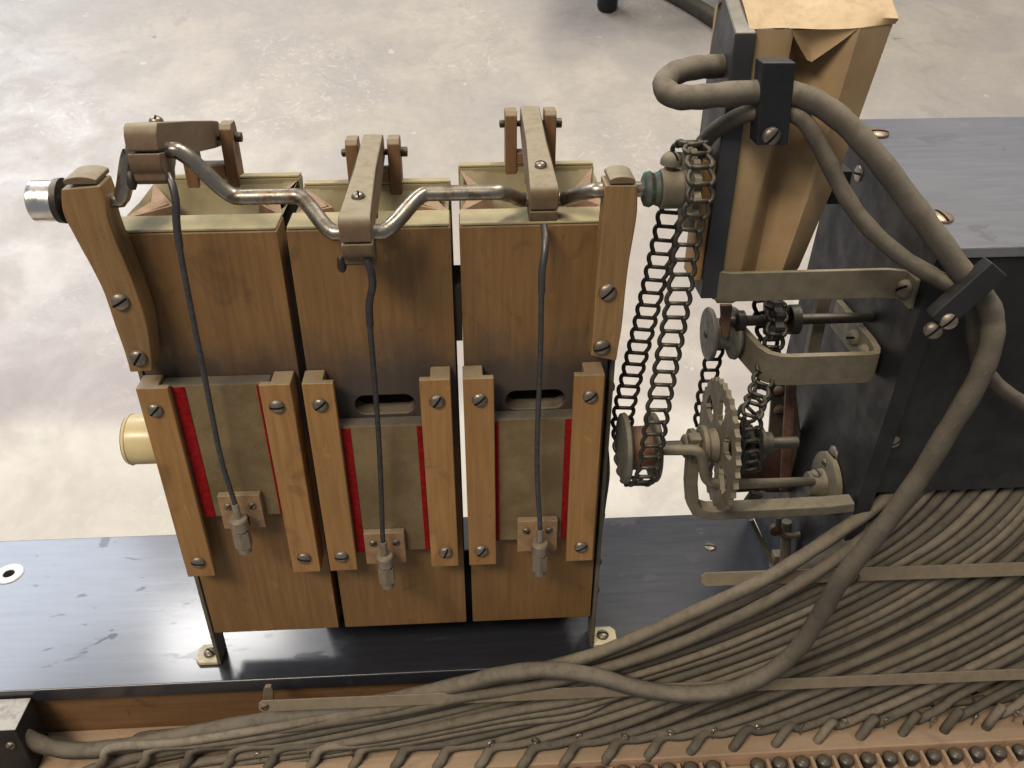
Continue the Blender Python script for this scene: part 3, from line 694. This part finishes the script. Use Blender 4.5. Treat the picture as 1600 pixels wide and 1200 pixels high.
# grey double-flanged pulley upper left
pc = P(1102, 522, y=.028)
gp = thing('flanged_pulley', pc-V((0, 0, .016)), 'grey flanged pulley left of the upper U-shaped bracket', 'pulley')
MB().lathe(pc, XP, [(0, .001), (.0004, .003), (.0008, .0150), (.0018, .0158), (.0034, .0150), (.0050, .0095), (.0100, .0088), (.0130, .0100), (.0150, .0150), (.0168, .0154), (.0185, .0140), (.0188, .004)], 36).build('wheel', M['pulley'], gp)
MB().lathe(pc-V((.001, 0, 0)), XP, [(0, .001), (.0005, .0022), (.0015, .0024)], 12).build('pin', M['darkmetal'], gp)
MB().prism([P(a, b, y=.016) for a, b in ((1124, 474), (1143, 474), (1137, 520), (1132, 526), (1126, 520))], (0, -.003, 0)).build('hanger_plate', M['rust'], gp, .0005)

# ================================================================== CABINET BLOCK (right)
PX = .402
cb = thing('cabinet_block', (.48, .05, DZ), 'big black painted box on the right with glossy top', 'cabinet')
FT = V((PX, -.0262, .2752)); BT = V((PX, .1093, .2990))
Bt = DZ+.0003
MB().prism([(PX, -.0085, Bt), (PX, .130, Bt), (PX, .1254, .1333), BT+V((0, 0, -.0062)), FT+V((0, 0, -.0062))], (.0100, 0, 0)).build('side_panel', M['board_black'], cb, .0007)
tn = (BT-FT).normalized(); tu = V((1, 0, 0)).cross(tn); ext = V((.235, 0, 0))
MB().prism([FT-tn*.0022, BT+tn*.001, BT+tn*.001-tu*.006, FT-tn*.0022-tu*.006], ext).build('top_panel', M['lacquer_top'], cb, .0009)
fz = .108
pf0 = V((PX+.0012, -.0242, .2676)); pf1 = V((PX+.0012, -.0105, fz))
dn = (pf1-pf0).normalized(); nn = V((0, dn.z, -dn.y)); nn = nn if nn.y < 0 else -nn
MB().prism([pf0, pf1, pf1-nn*.006, pf0-nn*.006], (.233, 0, 0)).build('front_panel', M['board_black'], cb, .0006)
MB().box((PX+.0105, .118, Bt), (PX+.233, .126, .285)).build('back_panel', M['board_black'], cb)
MB().box((PX+.0105, .060, Bt), (PX+.233, .064, .24)).build('inner_panel', M['slot'], cb)
for a, b, ang in ((1372, 209, 1.4), (1470, 340, .2)):
    v = cf+cr_*((a-800)/FPX)+cu*((600-b)/FPX); t = (FT-CAM).dot(tu)/v.dot(tu); screw(CAM+v*t, tu, .0062, cb, ang, 'copper', h=.22)
screw(P(1342, 271, x=PX), XM, .0048, cb, .2, 'screw', h=.2)
screw(P(1303, 710, x=PX), XM, .0058, cb, .2, 'screw', h=.25)
screw(P(1395, 690, y=-.0165), nn, .0042, cb, .5, 'screw')

MB().tube([pf0+V((-.0006, -.0006, 0)), pf1+V((-.0006, -.0006, 0))], .0005, 6).build('seam', M['strip'], cb)
# flat steel straps and U brackets on the cabinet's side
def band(path, hgt, th, name, mat, parent, bevel=.0006):
    """flat bar: path in plan, vertical height hgt, thickness th"""
    p = [V(q) for q in path]; mb = MB(); vs = []; fs = []; n_ = len(p)
    for i, q in enumerate(p):
        t = (p[min(i+1, n_-1)]-p[max(i-1, 0)]); t.z = 0; t.normalize(); s = V((-t.y, t.x, 0))
        for a, b in ((-1, 0), (1, 0), (1, 1), (-1, 1)): vs.append(q+s*(a*th/2)+ZP*(b*hgt))
    for i in range(n_-1):
        for k in range(4): fs.append((i*4+k, i*4+(k+1) % 4, (i+1)*4+(k+1) % 4, (i+1)*4+k))
    fs += [(3, 2, 1, 0), tuple(range((n_-1)*4, n_*4))]
    mb.add(vs, fs); return mb.build(name, mat, parent, bevel, ang=40)
# strap 1
a = P(1128, 470, y=-.004); b = P(1388, 455, y=-.004)
s1 = thing('steel_strap', (.36, 0, a.z), 'dusty flat steel strap holding up the tan bellows', 'strap')
zt = P(1260, 408, y=-.006).z
hb = P(1130, 418, y=-.006).z-a.z
pl = [V((a.x-.0060, .022, a.z)), V((a.x-.0055, .006, a.z)), V((a.x-.0035, -.002, a.z)), V((a.x+.002, -.0045, a.z)), V((a.x+.03, -.0045, a.z)), V((b.x-.012, -.0045, a.z)), V((b.x-.004, -.0045, a.z)), V((PX-.0022, -.0070, a.z)), V((PX-.0019, -.0150, a.z)), V((PX-.0018, -.0190, a.z))]
band(pl, .0165, .0026, 'band', M['cast'], s1)
screw((a.x-.0066, .008, a.z+.011), V((-1, -.6, 0)), .0032, s1, .5)
screw((PX-.0034, -.0125, a.z+.0085), V((-1, -.15, 0)), .0050, s1, .8, 'cast', h=.9)
# bracket 2 (U open to the back)
A = P(1203, 600, y=-.004); B2 = V((PX-.0030, -.004, A.z))
s2 = thing('bar_bracket', (.36, .02, A.z), 'dusty U-shaped flat bar bracket, the upper of the two on the cabinet side', 'bracket')
A.x += .002
pl = [V((A.x-.0160, .045, A.z+.004)), V((A.x-.0120, .026, A.z+.002)), V((A.x-.0070, .006, A.z)), V((A.x-.0040, -.0005, A.z)), V((A.x+.0015, -.0038, A.z)), V((A.x+.007, -.0045, A.z)), V((B2.x-.007, -.0045, A.z)), V((B2.x-.0020, -.0035, A.z)), V((B2.x, .0010, A.z)), V((B2.x+.0012, .010, A.z)), V((B2.x+.0012, .060, A.z))]
band(pl, .0188, .0040, 'bar', M['cast'], s2)
for y_, z_ in ((.010, .010), (.026, .011)): screw((B2.x-.0010, y_, A.z+z_), XM, .0050, s2, .5, 'cast', h=.8)
MB().prism([(.3735, .030, A.z-.012), (.3735, .036, A.z-.012), (.3735, .036, A.z+.040), (.3735, .030, A.z+.040)], (.0075, 0, 0)).build('post', M['cast'], s2, .0008)
# bracket 3 (lower, cast U in the vertical plane carrying the axle)
s3 = thing('axle_bracket', (.36, 0, .10), 'dusty cast U-shaped bracket under the drilled wheel, the lower one', 'bracket')
zb3 = P(1180, 806, y=-.016).z
L3 = [(.2985, SZ+.010), (.2985, SZ-.004), (.2995, .125), (.3020, zb3+.012), (.3050, zb3+.006), (.3110, zb3+.0030), (.3180, zb3+.0022), (.350, zb3+.0022), (.385, zb3+.0028), (PX-.001, zb3+.0045)]
wdt = [.008, .008, .008, .009, .010, .0105, .011, .011, .011, .010]
mb = MB(); vs = []; fs = []
for i, (x, z) in enumerate(L3):
    a = L3[max(i-1, 0)]; b = L3[min(i+1, len(L3)-1)]; t = V((b[0]-a[0], 0, b[1]-a[1])).normalized(); s = V((-t.z, 0, t.x)); h_ = .0036
    y0_, y1_ = -.0175, -.0175+wdt[i]*.95
    for sx, yy in ((-1, y0_), (1, y0_), (1, y1_), (-1, y1_)): vs.append(V((x, yy, z))+s*(sx*h_))
for i in range(len(L3)-1):
    for k in range(4): fs.append((i*4+k, i*4+(k+1) % 4, (i+1)*4+(k+1) % 4, (i+1)*4+k))
fs += [(0, 1, 2, 3), tuple(range(len(L3)*4-4, len(L3)*4))]
mb.add(vs, fs); mb.build('bar', M['cast'], s3, .0012, ang=40)
MB().lathe(axl(.2930), XP, [(0, .0055), (.0010, .0068), (.0040, .0070), (.0042, .0100), (.0070, .0102), (.0074, .0095)], 26).build('bearing', M['cast'], s3)
# lever rod with flanged socket
lv = thing('lever_rod', P(1290, 790, x=PX), 'bent dusty rod reaching from the spool to a round flange on the cabinet', 'lever')
lp = [P(1030, 703, y=-.024), P(1060, 703, y=-.024), P(1080, 703, y=-.0245), P(1092, 707, y=-.025), P(1098, 718, y=-.025), P(1100, 735, y=-.025), P(1104, 748, y=-.0245), P(1115, 755, y=-.024), P(1140, 756, y=-.020), P(1200, 755, y=-.006), P(1268, 752, y=.016)]
MB().tube(cat(lp, 5), .0030, 14).build('rod', M['cast'], lv)
fc = P(1284, 750, x=PX-.004); fc = V((PX-.0005, fc.y-.003, fc.z))
MB().lathe(fc, XM, [(0, .0205), (.0032, .0205), (.0042, .0190), (.0044, .0095), (.0140, .0075), (.0145, .0060)], 32).build('flange', M['cast'], lv)
for s in (-1, 1): screw(fc+V((-.0044, s*.003, s*.0145)), XM, .0026, lv, .4)
screw(fc+V((-.0095, 0, .0078)), ZP, .0036, lv, .2, 'cast')

# plates and linkage on the cabinet's back edge
pm = thing('rusty_mounting_plate', (.38, .06, .10), 'rusty mounting plates and rod behind the wheels at the cabinet edge', 'plate')
a, b, c, d = [P(x, y, y=.075) for x, y in ((1207, 600), (1243, 600), (1262, 770), (1195, 770))]
MB().prism([a, b, c, d], (0, .003, 0)).build('plate', M['cast'], pm, .0008)
a, b, c, d = [P(x, y, y=.035) for x, y in ((1218, 600), (1230, 600), (1222, 765), (1207, 765))]
MB().tube([P(1236, 598, y=.03), P(1226, 765, y=.02)], .0034, 10).build('rod', M['rust'], pm)
for x, y in ((1215, 612), (1219, 640)): screw(P(x, y, y=.0735), YM, .0045, pm, .4, 'rust', h=.9)
MB().prism([P(x, y, y=.055) for x, y in ((1120, 708), (1230, 700), (1240, 765), (1120, 772))], (0, .004, 0)).build('cross_plate', M['rust'], pm, .0008)
pq = [P(x, y, y=.045) for x, y in ((1150, 735), (1215, 720))]
MB().prism([P(x, y, y=.05) for x, y in ((1175, 770), (1195, 775), (1165, 805), (1150, 805))], (0, .004, 0)).build('brace', M['cast'], pm, .0008)
lk = thing('lower_linkage', P(1225, 880, y=.05), 'small dusty linkage with a hook below the lower bracket', 'linkage')
MB().tube([P(1229, 815, y=.05), P(1226, 880, y=.045)], .0036, 10).build('post', M['cast'], lk)
MB().tube(cat([P(1217, 808, y=.045), P(1216, 825, y=.044), P(1224, 836, y=.043), P(1236, 837, y=.043), P(1251, 835, y=.042)], 5), .0022, 10).build('hook', M['cast'], lk)
MB().lathe(P(1210, 824, y=.047), YM, [(0, .004), (.004, .0045), (.006, .002)], 12).build('nut', M['rust'], lk)
MB().obox(P(1217, 876, y=.06), XP*.0055, V((0, .004, 0)), ZP*.008).build('foot', M['strip'], lk, .0006)
br_ = MB().tube([P(1174, 812, y=.05), P(1207, 880, y=.04)], .0016, 8).build('brace_wire', M['cast'])
tag(br_, 'thin slanted grey stay at the end of the black board under the wheels', 'stay')

# ================================================================== TAN BELLOWS
TB = thing('pneumatic_bellows', (.33, .03, .23), 'tall tan cloth bellows with black board and V-folds, at upper right', 'bellows')
bl, br0 = .3045, .370; ZT = .3700
prof = []  # front surface by height
zs = [.234, .25, .27, .29, .31, .33, .345, .358, ZT]
vs = []; fs = []
def rightx(z): return interp(z, [.234, .25, .30, .37], [.3415, .3490, .3600, .3705])
def leftx(z): return bl
def prof_at(z):
    t = (z-.234)/(ZT-.234); l, r = leftx(z), rightx(z); wd = r-l
    f = interp(t, [0, 1], [.50, .44]); dep = interp(t, [0, .5, 1], [.008, .018, .024])
    notch = interp(z, [.345, .358, ZT], [0, .0, .0])
    return [(l, .070), (l, 0), (l+wd*.22, -.0006), (l+wd*.27, .0008), (l+wd*f*.86, dep*.8), (l+wd*f, dep), (l+wd*f*1.12, dep*.82), (l+wd*.68, .0008), (l+wd*.72, .0002), (r-.0006, .0075), (r, .0085), (r-.0005, .075)]
NP = 12
for z in zs: vs += [(x, y, z) for x, y in prof_at(z)]
for i in range(len(zs)-1):
    for k in range(NP-1): fs.append((i*NP+k, i*NP+k+1, (i+1)*NP+k+1, (i+1)*NP+k))
mb = MB(); mb.add(vs, fs)
tan = NT('tan_bellows_cloth'); g1 = tan.noise(50, 5, .6); g2 = tan.noise(1500, 2)
tc = tan.mix(tan.ramp(g1, .3, .7), (.36, .258, .145), (.29, .200, .108)); tc = tan.mix(tan.ramp(tan.noise(14, 3), .4, .7, 0, .4), tc, (.22, .135, .065)); tc, _ = dusty(tan, tc, .7, dust=(.60, .47, .31)); tan.bump(g2, .3, .0003)
M['tancloth'] = tan.done(tc, .85, 0, .2)
mb.build('side_cloth', M['tancloth'], TB, ang=32, recalc=False)
# top cloth with its tucked valley
mb = MB(); vs = []; fs = []; ys = [-.0004, .005, .010, .016, .023, .03, .04, .05]
tp = prof_at(ZT); l, r = bl-.0030, rightx(ZT)+.0006
cols = [0, .07, .14, .21, .27, .32, .36, .40, .44, .48, .52, .57, .63, .68, .74, .81, .88, .94, 1]
for j, y in enumerate(ys):
    for t in cols:
        x = lerp(l, r, t); dz = 0
        dv = abs(t-.44); dip = max(0, 1-dv/(.24))
        dz = -dip*interp(y, [0, .012, .03, .08], [.0, .0006, .0085, .0200])+.0004*math.sin(t*9+y*200)+y*.58
        yy = y+(max(0, t-.72)/.28*.0078 if j == 0 else 0)
        vs.append((x, yy, ZT+.0004+dz))
nc = len(cols)
for j in range(len(ys)-1):
    for k in range(nc-1): fs.append((j*nc+k, j*nc+k+1, (j+1)*nc+k+1, (j+1)*nc+k))
mb.add(vs, fs); mb.build('top_cloth', M['tancloth'], TB, ang=40, recalc=False)
# tucked pocket under the notch
mb = MB(); vs = []; fs = []; nu, nv = 14, 6
for a_ in range(nu+1):
    t = a_/nu; x = lerp(l, r, lerp(.27, .70, t)); k = 1-abs(t-.40)/(.40 if t < .40 else .60); dep_ = .0150*k**.9
    for b_ in range(nv+1):
        f = b_/nv; vs.append((x, -.0004+.0045*math.sin(math.pi*min(1, f*.9))*k+.0010*f*k, ZT-.0002-dep_*f))
    vs.append((x, .006+.010*k, ZT-.0002-dep_*1.02))
for a_ in range(nu):
    for b_ in range(nv+1): q = a_*(nv+2)+b_; fs.append((q, q+1, q+nv+3, q+nv+2))
mb.add(vs, fs)
mb.build('corner_tuck', M['tancloth'], TB, recalc=False)
# black board on the left
M['board_grey'] = plain('scuffed_grey_black_board', (.036, .037, .042), (.024, .025, .029), .5, .5, 40, .2, .4, 500, .2)
MB().prism([(.2945, -.0035, .2385), (.2945, .030, .2385), (.2945, .036, .310), (.2945, .0350, .352), (.2945, .0290, .3840), (.2945, .0200, .3800), (.2945, -.0030, .3690)], (.0098, 0, 0)).build('board', M['board_grey'], TB, .0008)
MB().box((.2885, -.0010, .2480), (.2943, .0145, .3110)).build('wood_strip', M['guide'], TB, .0006)
MB().box((.362, .022, .279), (.3735, .048, .297)).build('rear_board', M['board_black'], TB, .0008)
screw(P(1137, 8, y=.026), V((-1, -.4, .2)), .0042, TB, .8, 'rust', h=.9)
MB().tube(cat([P(1146, -4, y=.022), P(1150, 18, y=.020), P(1144, 34, y=.019)], 5), .0016, 8).build('hook', M['rust'], TB)
# clip block 1
def clipblock(c, X, Y, Z, name, lab, screws):
    o = thing(name, V(c)-Z, lab, 'clip', 'hose clips')
    MB().obox(c, X, Y, Z).build('block', M['board_black'], o, .0008)
    for p, n in screws: screw(p, n, .0042, o, .9)
    return o
a = P(1219, 98, y=-.0240); b = P(1207, 228, y=-.0240); c = lerp(a, b, .5)
axz = (a-b)*.5; axx = (P(1245, 98, y=-.024)-P(1193, 98, y=-.024))*.5
nrm = axx.normalized().cross(axz.normalized()); nrm = nrm if nrm.y < 0 else -nrm
clipblock(c-nrm*.0062, axx, nrm*.0058, axz, 'hose_clip', 'upright black wooden clip on the tan bellows holding two hoses', [(P(1205, 213, y=-.0245), nrm)])
# clip block 2 on the cabinet front
c = P(1512, 462, y=-.061); d1 = (P(1557, 415, y=-.061)-P(1462, 500, y=-.061)); X = d1*.50; n2 = V((-.10, -.92, .40)).normalized(); Xn = X.normalized(); n2 = (n2-Xn*n2.dot(Xn)).normalized(); Zv = Xn.cross(n2).normalized(); Zv = Zv if Zv.z > 0 else -Zv
clipblock(c-n2*.004, X, n2*.0062, Zv*.0050, 'hose_clip', 'slanted black wooden clip on the cabinet front with two screws', [(P(1482, 501, y=-.0625), n2), (P(1458, 516, y=-.059), n2)])

# ================================================================== HOSES
def hose(name, pts, r, lab, mat='hose', n=8, cat_='hose', group=None, seg=16):
    q = cat([P(a, b, y=c) for a, b, c in pts], n)
    rs = [r*(1+.03*math.sin(i*.9)+R(-.015, .015)) for i in range(len(q))]
    return tag(MB().tube(q, rs, seg).build(name, M[mat]), lab, cat_, group)
hose('rubber_hose', [(1139, 103, .012), (1115, 104, .008), (1085, 106, .003), (1052, 116, -.002), (1038, 134, -.008), (1052, 150, -.013), (1085, 152, -.016), (1130, 148, -.0175), (1190, 144, -.0175), (1235, 146, -.018), (1275, 160, -.020), (1318, 190, -.024), (1365, 240, -.030), (1415, 305, -.036), (1465, 372, -.043), (1503, 425, -.048), (1530, 455, -.048), (1549, 490, -.050), (1548, 540, -.054), (1525, 600, -.056), (1480, 675, -.056), (1430, 755, -.056), (1370, 835, -.056), (1318, 900, -.055), (1282, 960, -.053), (1245, 1015, -.052), (1200, 1052, -.051), (1140, 1078, -.050), (1070, 1085, -.049), (1000, 1076, -.047), (930, 1057, -.044), (860, 1047, -.040), (790, 1053, -.037), (735, 1066, -.033), (660, 1084, -.030), (590, 1098, -.029), (500, 1112, -.029), (420, 1124, -.029), (340, 1138, -.030), (260, 1154, -.031), (190, 1167, -.032), (120, 1173, -.032), (70, 1165, -.032), (24, 1143, -.032)], .0054, 'thickest dusty hose, running from the tan bellows to the lower left black block')
hose('rubber_hose', [(1088, 246, .010), (1100, 222, .004), (1125, 198, -.004), (1160, 180, -.012), (1195, 174, -.0165), (1235, 176, -.018), (1262, 196, -.020), (1290, 245, -.023), (1322, 308, -.028), (1360, 358, -.034), (1410, 402, -.039), (1460, 432, -.043), (1492, 450, -.045), (1518, 480, -.040), (1522, 520, -.036), (1528, 560, -.034), (1548, 590, -.034), (1580, 618, -.034), (1640, 650, -.034)], .0039, 'thinner dusty hose running beside the thick one through both clips')

# ================================================================== TUBE BUNDLE
TL = 'dusty grey rubber tube packed in the bundle sweeping down to the valve board'
TG = 'rubber tubes in the bundle'
ROWS = [745, 800, 850, 900, 960, 1020, 1085, 1130]
DEP = [.002, -.010, -.015, -.018, -.021, -.024, -.028, -.032]
def tube_px(i, lay):
    """pixel path of tube i (0 = leftmost end), from under the cabinet to its nipple"""
    e = 20+66*i; b = interp(e, [20, 500, 830, 1030, 1215, 1345, 1485, 1800, 2200], [610, 900, 1110, 1290, 1390, 1462, 1572, 1860, 2260]); a = b+interp(e, [20, 500, 1030, 1400, 1800], [575, 470, 350, 300, 260]); s = a+interp(e, [20, 588, 1010, 1700], [210, 195, 115, 60])
    ye = min(1192, 1192-.085*(e-860)) if e > 860 else 1196
    return s, a, b, e, ye
cnt = 0
for lay in (0, 1):
    for i0 in range(2, 31):
        i = i0+(.5 if lay else 0)
        s, a, b, e, ye = tube_px(i, lay)
        if a > 2050: continue
        j = [R(-4, 4) for _ in range(6)]; dy = (.0062 if lay else 0)+R(-.0016, .0016)
        path = [(s+22, 690), (s, 745), (lerp(s, a, .17), 790), (lerp(s, a, .50), 846), (a+j[0], 903), (lerp(a, b, .255)+j[1], 962), (lerp(a, b, .58)+j[2], 1022+j[3]*.5), (b+j[4], 1083+j[3])]
        d = b-e
        if not lay:
            path += [(lerp(b, e, .40), lerp(1083, ye, .40)), (lerp(b, e, .75), lerp(1083, ye, .68)), (e+26, ye-28), (e+10, ye-8), (e, ye+6)]
            dep = [.004, .003]+[None]*6+[-.034, -.038, -.040, -.043, None]
        else:
            path += [(lerp(b, e, .40), lerp(1083, ye-30, .45)), (lerp(b, e, .80), lerp(1083, ye-36, .80)), (e+36, ye-44), (e+24, ye-30)]
            dep = [.004, .004]+[None]*6+[-.027, -.029, -.027, None]
        q = []
        for k, (x, y) in enumerate(path):
            if k < 2: yy = dep[k]+ (.006 if lay else 0)
            elif k < 8: yy = interp(y, ROWS, DEP)+dy
            elif dep[k] is not None: yy = dep[k]+dy*.5
            else: yy = None
            pt_ = P(x, y, y=yy) if yy is not None else P(x, y, z=-.083)
            if yy is not None and pt_.z < -.0762: pt_ = P(x, y, z=-.0762)
            q.append(pt_)
        r = .0033+R(-.00015, .00025)
        c_ = cat(q, 6); rs = [r*(1+R(-.02, .02)) for _ in c_]
        o = MB().tube(c_, rs, 12).build('rubber_tube', M['rubber' if (cnt*7) % 5 < 3 and i < 12 else 'rubber2' if (cnt*3) % 4 < 3 else 'rubber'])
        tag(o, TL, 'tube', TG); cnt += 1
# the two or three uppermost tubes lie over the first retaining strip
top = [
 ([(1440, 720, .004), (1412, 752, .002), (1370, 790, -.010), (1310, 832, -.022), (1250, 872, -.032), (1190, 908, -.036), (1110, 945, -.033), (1020, 985, -.030), (930, 1022, -.030), (850, 1045, -.030), (770, 1062, -.031), (700, 1082, -.033), (630, 1100, -.034), (540, 1120, -.034), (420, 1146, -.034), (310, 1168, -.035), (240, 1184, -.036), (180, 1200, -.038)], .0042, 'uppermost tube of the bundle, running over the end of the upper strip'),
 ([(1480, 720, .004), (1446, 756, .000), (1400, 800, -.014), (1340, 848, -.026), (1280, 892, -.036), (1210, 935, -.037), (1130, 975, -.035), (1050, 1010, -.034), (960, 1040, -.034), (880, 1062, -.034), (800, 1078, -.035), (720, 1090, -.037), (620, 1112, -.036), (500, 1130, -.035), (400, 1146, -.035), (300, 1166, -.036), (200, 1186, -.038), (120, 1210, -.040)], .0037, 'pale dusty tube lying just below the uppermost one in the bundle'),
 ([(1460, 712, .010), (1428, 750, .006), (1384, 800, -.004), (1320, 850, -.014), (1255, 890, -.021), (1180, 930, -.025), (1100, 965, -.026), (1010, 1002, -.026), (900, 1040, -.026), (820, 1060, -.027), (740, 1080, -.029)], .0032, 'thin dusty tube squeezed between the two uppermost tubes')]
for pts, r, lab in top: hose('rubber_tube', pts, r, lab, 'rubber', 7, 'tube', TG)
# lower run of big tubes along the left
for k, (dy, r) in enumerate(((12, .0034), (26, .0033), (40, .0033))):
    pts = [(1010-30*k, 1060+dy*.8, -.030), (900, 1084+dy*.8, -.033), (780, 1108+dy*.6, -.036), (640, 1138+dy*.5, -.038), (500, 1160+dy*.5, -.039), (380, 1172+dy*.7, -.040), (250, 1195+dy*.7, -.041), (150, 1225+dy, -.043)]
    o = hose('rubber_tube', pts, r, TL, 'rubber', 7, 'tube', TG)

# retaining strips across the bundle
def strip(p0, p1, hgt, lab, scr):
    d = (p1-p0); t = thing('retaining_strip', lerp(p0, p1, .5), lab, 'strip', 'retaining strips')
    up = V((0, .50, .866)).normalized(); nr = V((0, -.866, .50)).normalized()
    X = d.normalized(); ends = [p0+up*(-hgt*.5)+X*hgt*.3, p0+up*(-hgt*.25), p0+up*(hgt*.25), p0+up*(hgt*.5)+X*hgt*.3, p1+up*(hgt*.5), p1-up*(hgt*.5)]
    MB().prism(ends, nr*-.0016).build('bar', M['strip'], t, .0004)
    for px, py in scr:
        k = (px-800); v = cf+cr_*((px-800)/FPX)+cu*((600-py)/FPX); tt = (p0-CAM).dot(nr)/v.dot(nr)
        screw(CAM+v*tt+nr*.0001, nr, .0026, t, R(0, 1.5), 'rust')
    return t, nr
strip(P(1096, 906, y=-.0285), P(1760, 884, y=-.0285), .0085, 'upper dusty strip across the tube bundle, just under the wheels', [(1338, 902)])
st2, nr = strip(P(404, 1104, y=-.037), P(1760, 1047, y=-.043), .0074, 'long lower dusty strip across the tubes, screwed at its left end', [(414, 1104), (1208, 1075)])
MB().prism([P(a, b, y=-.0325) for a, b in ((411, 1104), (411, 1080), (414, 1074), (423, 1074), (427, 1080), (427, 1104))], (0, .003, 0)).build('end_post', M['strip'], st2, .0006)
print('tubes', cnt)
